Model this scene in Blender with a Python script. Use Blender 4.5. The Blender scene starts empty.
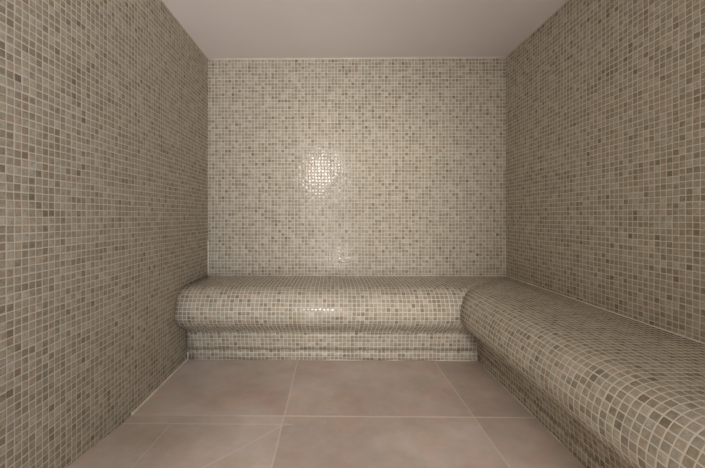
import bpy, bmesh, math, random
from mathutils import Vector

scene = bpy.context.scene
col = scene.collection

# ---------------------------------------------------------------- dimensions (metres)
P = 0.024            # mosaic pitch
XL, XR = -0.898, 1.237
YB, YF = 2.512, -1.30
H = 2.021
CAMZ = 0.885
T = 0.10             # wall thickness
DX0, DX1, DZ = -0.46, 0.31, 2.00     # doorway behind the camera

# ---------------------------------------------------------------- node helpers
class NT:
    def __init__(self, name):
        self.m = bpy.data.materials.new(name)
        self.m.use_nodes = True
        self.t = self.m.node_tree
        self.t.nodes.clear()
        self.out = self.n('ShaderNodeOutputMaterial')
        self.b = self.n('ShaderNodeBsdfPrincipled')
        self.l(self.b.outputs[0], self.out.inputs[0])
    def n(self, kind, **kw):
        x = self.t.nodes.new(kind)
        for k, v in kw.items():
            setattr(x, k, v)
        return x
    def l(self, a, b):
        self.t.links.new(a, b)
    def put(self, sock, v):
        if isinstance(v, bpy.types.NodeSocket):
            self.l(v, sock)
        else:
            sock.default_value = v
    def math(self, op, a, b=0.0, c=0.0, clamp=False):
        x = self.n('ShaderNodeMath', operation=op, use_clamp=clamp)
        for i, v in enumerate((a, b, c)):
            self.put(x.inputs[i], v)
        return x.outputs[0]
    def vmath(self, op, a, b=(0, 0, 0), c=None):
        x = self.n('ShaderNodeVectorMath', operation=op)
        self.put(x.inputs[0], a)
        self.put(x.inputs[1], b)
        if c is not None:
            self.put(x.inputs[2], c)
        return x.outputs[1] if op in ('LENGTH', 'DOT_PRODUCT') else x.outputs[0]
    def scale(self, a, s):
        x = self.n('ShaderNodeVectorMath', operation='SCALE')
        self.put(x.inputs[0], a)
        self.put(x.inputs['Scale'], s)
        return x.outputs[0]
    def comb(self, x, y, z=0.0):
        c = self.n('ShaderNodeCombineXYZ')
        for i, v in enumerate((x, y, z)):
            self.put(c.inputs[i], v)
        return c.outputs[0]
    def sep(self, v):
        s = self.n('ShaderNodeSeparateXYZ')
        self.put(s.inputs[0], v)
        return s.outputs
    def noise(self, vec, sc, detail=2.0, rough=0.5, color=False):
        x = self.n('ShaderNodeTexNoise')
        self.put(x.inputs['Vector'], vec)
        x.inputs['Scale'].default_value = sc
        x.inputs['Detail'].default_value = detail
        x.inputs['Roughness'].default_value = rough
        return x.outputs['Color'] if color else x.outputs[0]
    def ramp(self, fac, stops, interp='LINEAR'):
        r = self.n('ShaderNodeValToRGB')
        self.put(r.inputs[0], fac)
        cr = r.color_ramp
        cr.interpolation = interp
        while len(cr.elements) < len(stops):
            cr.elements.new(0.5)
        for e, (p, c) in zip(cr.elements, stops):
            e.position = p
            e.color = (*c, 1)
        return r.outputs[0]
    def mix(self, fac, a, b, blend='MIX'):
        x = self.n('ShaderNodeMix', data_type='RGBA', blend_type=blend)
        self.put(x.inputs[0], fac)
        for s, v in ((x.inputs[6], a), (x.inputs[7], b)):
            self.put(s, v if isinstance(v, bpy.types.NodeSocket) else (*v, 1))
        return x.outputs[2]
    def step(self, v, lo, hi):
        x = self.n('ShaderNodeMapRange', interpolation_type='SMOOTHSTEP')
        self.put(x.inputs[0], v)
        x.inputs[1].default_value = lo
        x.inputs[2].default_value = hi
        return x.outputs[0]

def srgb(r, g, b):
    f = lambda c: (c / 255 / 12.92) if c / 255 <= 0.04045 else ((c / 255 + 0.055) / 1.055) ** 2.4
    return (f(r), f(g), f(b))

# ---------------------------------------------------------------- materials
def mosaic(name, seed):
    """square glazed stone-look mosaic on a light grout, laid out along the UV map (UV in metres)"""
    k = NT(name)
    uv = k.n('ShaderNodeUVMap', uv_map='UVMap').outputs[0]
    # hand-laid wobble: a millimetre or so, plus the little steps between the sheets
    wob = k.noise(k.vmath('ADD', uv, (seed * 3.7, seed * 1.9, 0)), 5.0, 2.0, 0.5, color=True)
    uvw = k.vmath('ADD', uv, k.scale(k.vmath('SUBTRACT', wob, (0.5, 0.5, 0.5)), 0.006))
    sheet = k.vmath('FLOOR', k.scale(uv, 1.0 / (P * 13)))
    wn_s = k.n('ShaderNodeTexWhiteNoise', noise_dimensions='3D')
    k.l(k.vmath('ADD', sheet, (0, 0, seed * 7.0)), wn_s.inputs[0])
    uvw = k.vmath('ADD', uvw, k.scale(k.vmath('SUBTRACT', wn_s.outputs['Color'], (0.5, 0.5, 0.5)), 0.0022))
    q = k.scale(uvw, 1.0 / P)
    cell = k.vmath('FLOOR', q)
    cx, cy, _ = k.sep(cell)
    fr = k.vmath('SUBTRACT', k.vmath('FRACTION', q), (0.5, 0.5, 0.0))
    w1 = k.n('ShaderNodeTexWhiteNoise', noise_dimensions='3D')
    k.l(k.comb(cx, cy, seed + 0.5), w1.inputs[0])
    w2 = k.n('ShaderNodeTexWhiteNoise', noise_dimensions='3D')
    k.l(k.comb(cx, cy, seed + 11.5), w2.inputs[0])
    # each tile is set a hair off its grid square
    jit = k.vmath('MULTIPLY', k.vmath('SUBTRACT', w1.outputs['Color'], (0.5, 0.5, 0.5)), (0.055, 0.055, 0.0))
    fx, fy, _ = k.sep(k.vmath('ADD', fr, jit))
    # rounded-square distance, in units of the pitch
    r = 0.07
    bx = k.math('SUBTRACT', k.math('ABSOLUTE', fx), 0.431 - r)
    by = k.math('SUBTRACT', k.math('ABSOLUTE', fy), 0.431 - r)
    outx, outy = k.math('MAXIMUM', bx, 0.0), k.math('MAXIMUM', by, 0.0)
    dist = k.math('SUBTRACT',
                  k.math('ADD', k.vmath('LENGTH', k.comb(outx, outy)),
                         k.math('MINIMUM', k.math('MAXIMUM', bx, by), 0.0)), r)
    tile = k.math('SUBTRACT', 1.0, k.step(dist, -0.035, 0.025))
    # tile colours
    base = k.ramp(w1.outputs['Value'], [
        (0.00, TILE[0]), (0.04, TILE[1]), (0.22, TILE[2]), (0.45, TILE[3]),
        (0.75, TILE[4]), (1.0, TILE[5])])
    tint = k.mix(0.5, base,
                 k.mix(1.0, base, k.ramp(w2.outputs['Value'], [(0.0, (0.94, 0.99, 1.10)), (0.2, (1.0, 1.0, 1.0)), (0.5, (0.96, 1.0, 0.90)),
                                       (0.74, (1.03, 0.99, 1.0)), (0.91, (1.11, 0.96, 0.88))]), 'MULTIPLY'))
    w2x, w2y, w2z = k.sep(w2.outputs['Color'])
    vein_at = k.vmath('ADD', q, k.scale(w2.outputs['Color'], 31.0))
    vein = k.noise(vein_at, 1.6, 4.0, 0.65)
    veined = k.mix(k.step(vein, 0.30, 0.72), k.mix(1.0, tint, (0.82, 0.80, 0.78), 'MULTIPLY'),
                   k.mix(1.0, tint, (1.16, 1.16, 1.16), 'MULTIPLY'))
    gn = k.noise(uv, 9.0, 3.0)
    grout = k.mix(gn, GROUT[0], GROUT[1])
    k.l(k.mix(tile, grout, veined), k.b.inputs['Base Color'])
    # gloss: glazed tiles, matt grout
    trough = k.math('ADD', 0.08, k.math('MULTIPLY', w2x, 0.08))
    k.l(k.math('ADD', k.math('MULTIPLY', tile, k.math('SUBTRACT', trough, 0.75)), 0.75), k.b.inputs['Roughness'])
    k.b.inputs['IOR'].default_value = 1.22
    # normals: every tile sits at a slightly different tilt and rounds off to its joint
    edge = k.step(dist, -0.16, 0.0)
    sgnx, sgny = k.math('SIGN', fx), k.math('SIGN', fy)
    nearx = k.math('MULTIPLY', k.step(k.math('ABSOLUTE', fx), 0.27, 0.44), sgnx)
    neary = k.math('MULTIPLY', k.step(k.math('ABSOLUTE', fy), 0.27, 0.44), sgny)
    tx = k.math('ADD', k.math('MULTIPLY', k.math('SUBTRACT', w2y, 0.5), TILT), k.math('MULTIPLY', nearx, 0.34))
    ty = k.math('ADD', k.math('MULTIPLY', k.math('SUBTRACT', w2z, 0.5), TILT), k.math('MULTIPLY', neary, 0.34))
    tx = k.math('ADD', tx, k.math('MULTIPLY', fx, 0.05))
    ty = k.math('ADD', ty, k.math('MULTIPLY', fy, 0.05))
    half = lambda v: k.math('ADD', k.math('MULTIPLY', k.math('MULTIPLY', v, tile), 0.5), 0.5)
    nm = k.n('ShaderNodeNormalMap', space='TANGENT', uv_map='UVMap')
    k.l(k.comb(half(tx), half(ty), 1.0), nm.inputs['Color'])
    k.l(nm.outputs[0], k.b.inputs['Normal'])
    return k.m

TILT = 0.03
TILE = [srgb(126, 118, 102), srgb(141, 133, 116), srgb(152, 145, 128), srgb(159, 152, 135),
        srgb(165, 158, 141), srgb(176, 171, 157)]
GROUT = [srgb(194, 187, 172), srgb(204, 197, 183)]

def plaster():
    k = NT('ceiling_plaster')
    pos = k.n('ShaderNodeNewGeometry').outputs['Position']
    n = k.noise(pos, 2.2, 4.0, 0.6)
    k.l(k.mix(n, srgb(224, 216, 212), srgb(234, 227, 224)), k.b.inputs['Base Color'])
    k.b.inputs['Roughness'].default_value = 0.75
    bp = k.n('ShaderNodeBump')
    bp.inputs['Strength'].default_value = 0.10
    bp.inputs['Distance'].default_value = 0.01
    k.l(k.noise(pos, 14.0, 3.0), bp.inputs['Height'])
    k.l(bp.outputs[0], k.b.inputs['Normal'])
    return k.m

def floor_mat():
    k = NT('porcelain_floor')
    pos = k.n('ShaderNodeNewGeometry').outputs['Position']
    x, y, _ = k.sep(pos)
    W = 0.0042
    def line(d, w=W):      # d: signed distance socket
        return k.math('SUBTRACT', 1.0, k.step(k.math('ABSOLUTE', d), w * 0.45, w))
    def below(v, c):
        return k.math('LESS_THAN', v, c)
    def above(v, c):
        return k.math('GREATER_THAN', v, c)
    mul = lambda *a: a[0] if len(a) == 1 else k.math('MULTIPLY', a[0], mul(*a[1:]))
    l1 = line(k.math('SUBTRACT', x, -0.214))
    l2 = line(k.math('SUBTRACT', x, 0.625))
    l3 = line(k.math('SUBTRACT', y, 1.550), 0.0062)
    l3b = line(k.math('SUBTRACT', y, 0.710), 0.0062)
    strong = k.math('MAXIMUM', k.math('MULTIPLY', k.math('MAXIMUM', l1, l2), 0.7),
                    k.math('MAXIMUM', mul(l3, above(x, -0.42)), l3b))
    faint3 = mul(l3, below(x, -0.42), 0.35)
    l4 = mul(line(k.math('SUBTRACT', y, 1.487), 0.0055), below(x, -0.17), 0.55)
    # diagonal cut: from (-0.20, 1.49) towards the front left
    ux, uy = -0.667, -0.745
    dd = k.math('ADD', k.math('MULTIPLY', k.math('ADD', x, 0.206), -uy), k.math('MULTIPLY', k.math('SUBTRACT', y, 1.487), ux))
    l5 = mul(line(dd, 0.006), below(y, 1.50), below(x, -0.19), 0.5)
    l6 = mul(line(k.math('SUBTRACT', x, -0.688)), below(y, 1.487), 0.4)
    faint = k.math('MAXIMUM', k.math('MAXIMUM', faint3, l4), k.math('MAXIMUM', l5, l6))
    wear = k.math('ADD', 0.55, k.math('MULTIPLY', k.noise(pos, 6.0, 2.0), 0.5))
    g = k.math('MULTIPLY', k.math('MAXIMUM', strong, faint), wear, clamp=True)
    # each slab has its own shade
    sx = k.math('FLOOR', k.math('DIVIDE', k.math('ADD', x, 0.214), 0.839))
    sy = k.math('FLOOR', k.math('DIVIDE', k.math('SUBTRACT', y, 1.55), 0.84))
    wn = k.n('ShaderNodeTexWhiteNoise', noise_dimensions='2D')
    k.l(k.comb(sx, sy), wn.inputs[0])
    off = k.vmath('ADD', pos, k.scale(wn.outputs['Color'], 9.0))
    n1 = k.noise(off, 2.6, 5.0, 0.62)
    n2 = k.noise(off, 13.0, 5.0, 0.7)
    c = k.ramp(n1, [(0.28, srgb(178, 164, 153)), (0.5, srgb(198, 184, 173)), (0.72, srgb(214, 201, 191))])
    c = k.mix(k.step(n2, 0.35, 0.75), k.mix(1.0, c, (0.90, 0.90, 0.89), 'MULTIPLY'), c)
    c = k.mix(k.math('MULTIPLY', wn.outputs['Value'], 0.15), c, k.mix(1.0, c, (0.88, 0.87, 0.85), 'MULTIPLY'))
    hue = k.noise(off, 5.0, 4.0, 0.6, color=True)
    hr, hg, hb = k.sep(hue)
    c = k.mix(k.math('MULTIPLY', k.step(hr, 0.45, 0.68), 0.8), c, k.mix(1.0, c, (1.04, 0.91, 0.86), 'MULTIPLY'))
    c = k.mix(k.math('MULTIPLY', k.step(hg, 0.45, 0.68), 0.8), c, k.mix(1.0, c, (0.90, 0.93, 0.83), 'MULTIPLY'))
    # a few dried specks of grout
    spots = None
    for px, py, r in ((-0.034, 1.510, 0.007), (0.29, 1.37, 0.005), (-0.60, 1.27, 0.007), (0.05, 1.16, 0.004)):
        d = k.vmath('LENGTH', k.comb(k.math('SUBTRACT', x, px), k.math('SUBTRACT', y, py)))
        s = k.math('SUBTRACT', 1.0, k.step(d, r * 0.5, r))
        spots = s if spots is None else k.math('MAXIMUM', spots, s)
    c = k.mix(k.math('MULTIPLY', spots, 0.8), c, srgb(205, 196, 180))
    k.l(k.mix(g, c, srgb(224, 212, 198)), k.b.inputs['Base Color'])
    k.l(k.math('ADD', 0.27, k.math('MULTIPLY', n2, 0.18)), k.b.inputs['Roughness'])
    bp = k.n('ShaderNodeBump')
    bp.inputs['Strength'].default_value = 0.12
    bp.inputs['Distance'].default_value = 0.004
    k.l(n2, bp.inputs['Height'])
    k.l(bp.outputs[0], k.b.inputs['Normal'])
    return k.m

def caulk():
    k = NT('caulk')
    pos = k.n('ShaderNodeNewGeometry').outputs['Position']
    n = k.noise(pos, 12.0, 4.0, 0.65)
    k.l(k.ramp(n, [(0.3, srgb(196, 188, 170)), (0.6, srgb(226, 220, 206))]), k.b.inputs['Base Color'])
    k.b.inputs['Roughness'].default_value = 0.6
    return k.m

M_PLASTER, M_FLOOR, M_CAULK = plaster(), floor_mat(), caulk()

# ---------------------------------------------------------------- object helpers
def link(name, bm, mat, parent=None, smooth=False):
    me = bpy.data.meshes.new(name)
    bmesh.ops.recalc_face_normals(bm, faces=bm.faces)
    bm.to_mesh(me)
    bm.free()
    me.materials.append(mat)
    if smooth:
        for p in me.polygons:
            p.use_smooth = True
    o = bpy.data.objects.new(name, me)
    col.objects.link(o)
    if parent:
        o.parent = parent
    return o

def struct(o):
    o['kind'] = 'structure'
    return o

def box(bm, x0, x1, y0, y1, z0, z1):
    v = [bm.verts.new((x, y, z)) for x in (x0, x1) for y in (y0, y1) for z in (z0, z1)]
    for f in ((0, 1, 3, 2), (4, 6, 7, 5), (0, 4, 5, 1), (2, 3, 7, 6), (0, 2, 6, 4), (1, 5, 7, 3)):
        bm.faces.new([v[i] for i in f])

def planar_uv(bm, fn):
    uv = bm.loops.layers.uv.new('UVMap')
    for f in bm.faces:
        for lo in f.loops:
            lo[uv].uv = fn(lo.vert.co, f.normal)

# ---------------------------------------------------------------- walls, ceiling, floor
bm = bmesh.new(); box(bm, XL - T, XR + T, YB, YB + T, -T, H + T)
planar_uv(bm, lambda c, n: (c.x - XL, c.z))
struct(link('wall_back', bm, mosaic('mosaic_back_wall', 1)))

bm = bmesh.new(); box(bm, XL - T, XL, YF - T, YB + T, -T, H + T)
planar_uv(bm, lambda c, n: (YB - c.y, c.z + 0.004))
struct(link('wall_left', bm, mosaic('mosaic_left_wall', 2)))

bm = bmesh.new(); box(bm, XR, XR + T, YF - T, YB + T, -T, H + T)
planar_uv(bm, lambda c, n: (YB - c.y, c.z))
struct(link('wall_right', bm, mosaic('mosaic_right_wall', 3)))

# front wall behind the camera, with the doorway the daylight comes through
bm = bmesh.new()
box(bm, XL, DX0, YF - T, YF, -T, H + T)
box(bm, DX1, XR, YF - T, YF, -T, H + T)
box(bm, DX0, DX1, YF - T, YF, DZ, H + T)
planar_uv(bm, lambda c, n: (c.x - XL + c.y, c.z))
struct(link('wall_front', bm, mosaic('mosaic_front_wall', 4)))

bm = bmesh.new(); box(bm, XL, XR, YF, YB, H, H + T)
struct(link('ceiling', bm, M_PLASTER))

# added unseen slab outside the doorway, blocks light coming from the left
bm = bmesh.new(); box(bm, -1.20, -1.10, -5.3, YF - T, -T, 2.9)
struct(link('hall_light_blocker', bm, M_FLOOR))

def floor_z(x, y):
    a = min(max(1.487 - y, 0.0), 0.5)
    b = min(max((-0.214 - x) / 0.68, 0.0), 1.0)
    return 0.118 * a * b
bm = bmesh.new()
nx, ny = 61, 81
grid = []
for j in range(ny):
    row = []
    for i in range(nx):
        x = XL + (XR - XL) * i / (nx - 1)
        y = YF - T + (YB - YF + T) * j / (ny - 1)
        row.append(bm.verts.new((x, y, floor_z(x, y))))
    grid.append(row)
for j in range(ny - 1):
    for i in range(nx - 1):
        bm.faces.new((grid[j][i], grid[j][i + 1], grid[j + 1][i + 1], grid[j + 1][i]))
ext = bmesh.ops.extrude_face_region(bm, geom=bm.faces[:])
for v in [g for g in ext['geom'] if isinstance(g, bmesh.types.BMVert)]:
    v.co.z = -T
struct(link('floor', bm, M_FLOOR))

# ---------------------------------------------------------------- the L-shaped bench
SEAT_CTRL = [(0.385, 0.4660), (0.430, 0.4630), (0.468, 0.4510), (0.498, 0.4300), (0.518, 0.4000),
             (0.532, 0.3650), (0.538, 0.3280), (0.531, 0.2920), (0.510, 0.2620), (0.477, 0.2380),
             (0.438, 0.2170), (0.403, 0.1980), (0.381, 0.1740)]
def spline(pts, n=6):
    out = []
    p = [pts[0]] + pts + [pts[-1]]
    for i in range(1, len(p) - 2):
        for s in range(n):
            t = s / n
            out.append(tuple(0.5 * ((2 * b) + (c - a) * t + (2 * a - 5 * b + 4 * c - d) * t * t
                                    + (3 * b - a - 3 * c + d) * t ** 3)
                             for a, b, c, d in zip(p[i - 1], p[i], p[i + 1], p[i + 2])))
    return out + [pts[-1]]
seat_prof = [(0.0, 0.4615), (0.12, 0.4640), (0.24, 0.4655), (0.33, 0.4662)] + spline(SEAT_CTRL)
base_prof = [(0.381, 0.174), (0.374, 0.150), (0.369, 0.125), (0.366, 0.10), (0.363, 0.066)]
skirt_prof = [(0.355, 0.066), (0.355, 0.0)]
GAP = 0.002          # caulked joint against the walls
XS = 0.965           # the side run is a little shallower than the back run

def run_mesh(prof, side, v0):
    """solid of one run; closed at the wall, mitred at the corner. UV: along the run / around the profile."""
    n = 28
    s_len = [v0]
    for a, b in zip(prof, prof[1:]):
        s_len.append(s_len[-1] + math.dist(a, b))
    closed = prof + [(0.0, prof[-1][1])] + ([(0.0, prof[0][1])] if prof[0][0] > 0 else [])
    vcoord = s_len + [0.0] * (len(closed) - len(prof))
    bm = bmesh.new()
    uv = bm.loops.layers.uv.new('UVMap')
    rings, us = [], []
    for i in range(n + 1):
        t = i / n
        ring, ur = [], []
        for d, h in closed:
            if side:
                y = YF + GAP + (YB - GAP - d - YF - GAP) * t
                ring.append(bm.verts.new((XR - GAP - d * XS, y, h))); ur.append(YB - y)
            else:
                x = XL + GAP + (XR - GAP - d * XS - XL - GAP) * t
                ring.append(bm.verts.new((x, YB - GAP - d, h))); ur.append(x - XL)
        rings.append(ring); us.append(ur)
    m = len(closed)
    for i in range(n):
        for k in range(m):
            k2 = (k + 1) % m
            f = bm.faces.new((rings[i][k], rings[i + 1][k], rings[i + 1][k2], rings[i][k2]))
            va, vb = vcoord[k], vcoord[k2]
            for lo, (u, v) in zip(f.loops, ((us[i][k], va), (us[i + 1][k], va), (us[i + 1][k2], vb), (us[i][k2], vb))):
                lo[uv].uv = (u, v)
            f.smooth = k < len(prof) - 1
    bm.faces.new(rings[0]); bm.faces.new(rings[-1])
    return bm, s_len[-1]

bench = bpy.data.objects.new('steam_room_bench', None)
bench.location = (XL, YB, 0)
col.objects.link(bench)
bench['label'] = 'L-shaped mosaic-tiled bench with a rounded nose along the back and right walls'
bench['category'] = 'bench'
def bench_part(name, prof, side, mat, v0, label=None):
    bm, v1 = run_mesh(prof, side, v0)
    bmesh.ops.translate(bm, verts=bm.verts[:], vec=(-XL, -YB, 0))
    o = link(name, bm, mat, bench)
    if label:
        o['label'] = label
    return v1
for side, seed in ((False, 5), (True, 6)):
    mat = mosaic('mosaic_side_bench' if side else 'mosaic_back_bench', seed)
    v = bench_part('seat', seat_prof, side, mat, 0.0)
    v = bench_part('base', base_prof, side, mat, v)
    bench_part('skirting', skirt_prof, side, mat, math.ceil(v / P) * P + P * 0.1)

# ---------------------------------------------------------------- caulk beads (trim)
def bead(name, a, b, r, seg=24):
    a, b = Vector(a), Vector(b)
    d = (b - a).normalized()
    up = Vector((0, 0, 1)) if abs(d.z) < 0.9 else Vector((1, 0, 0))
    s = d.cross(up).normalized(); u = s.cross(d)
    rnd = random.Random(name)
    bm = bmesh.new(); rings = []
    for i in range(seg + 1):
        c = a.lerp(b, i / seg); rr = r * rnd.uniform(0.75, 1.15)
        rings.append([bm.verts.new(c + (s * math.cos(t * math.pi / 4) + u * math.sin(t * math.pi / 4)) * rr) for t in range(8)])
    for i in range(seg):
        for t in range(8):
            bm.faces.new((rings[i][t], rings[i][(t + 1) % 8], rings[i + 1][(t + 1) % 8], rings[i + 1][t]))
    bm.faces.new(rings[0]); bm.faces.new(rings[-1])
    return struct(link(name, bm, M_CAULK, smooth=True))
hb = seat_prof[0][1]
bead('trim_1', (XL, YB, H), (XR, YB, H), 0.006)                         # ceiling / back wall
bead('trim_2', (XL, YB - 0.352, 0), (XL, 1.55, 0), 0.008)                # floor / left wall
bead('trim_3', (XL, YB - 0.352, 0), (XR - 0.352 * XS, YB - 0.352, 0), 0.006)
bead('trim_4', (XR - 0.352 * XS, YB - 0.352, 0), (XR - 0.352 * XS, YF, 0), 0.007, 60)
bead('trim_5', (XR, YB, hb), (XR, YF, hb), 0.004, 60)
bead('trim_6', (XL, YB, hb), (XR, YB, hb), 0.003)
bead('trim_7', (XL, YB, hb), (XL, YB, hb + 0.25), 0.007)
bead('trim_8', (XR, YB, hb), (XR, YB, hb + 0.25), 0.004)

bead('trim_9', (XL, YB - 0.352, 0.0), (XL, YB - 0.352, 0.045), 0.010, 6)

# ---------------------------------------------------------------- light
w = bpy.data.worlds.new('World')
scene.world = w
w.use_nodes = True
bg = w.node_tree.nodes['Background']
bg.inputs[0].default_value = (0.87, 0.96, 1.09, 1)
bg.inputs[1].default_value = 8.0

def area(name, loc, rot, sx, sy, power, colr):
    d = bpy.data.lights.new(name, 'AREA')
    d.shape = 'RECTANGLE'; d.size = sx; d.size_y = sy
    d.energy = power; d.color = colr
    o = bpy.data.objects.new(name, d)
    o.location = loc; o.rotation_euler = rot
    col.objects.link(o)
    return o
# the bright window across the hall, seen through the doorway
area('window_light', (-0.37, -5.4, 2.2), (math.radians(90), 0, 0), 0.88, 0.88, 290, (1.0, 0.90, 0.845))
# daylight lying on the hall floor beyond the doorway
area('floor_light', (0.20, -2.7, 0.0), (math.radians(180), 0, 0), 0.42, 2.2, 250, (1.0, 0.92, 0.88))

# ---------------------------------------------------------------- camera
cd = bpy.data.cameras.new('Camera')
cd.sensor_fit = 'HORIZONTAL'; cd.sensor_width = 36.0
cd.lens = 349.8 / 705 * 36.0
cd.shift_x = 24.3 / 705
cd.shift_y = -17.44 / 705
cd.clip_start = 0.02
cam = bpy.data.objects.new('Camera', cd)
cam.location = (0, 0, CAMZ)
cam.rotation_euler = (math.radians(90), 0, math.radians(0.693))
col.objects.link(cam)
scene.camera = cam

scene.view_settings.view_transform = 'Standard'
scene.view_settings.look = 'None'
scene.view_settings.exposure = -0.12
scene.view_settings.gamma = 1.0
scene.cycles.max_bounces = 16
scene.cycles.diffuse_bounces = 12
scene.cycles.glossy_bounces = 6
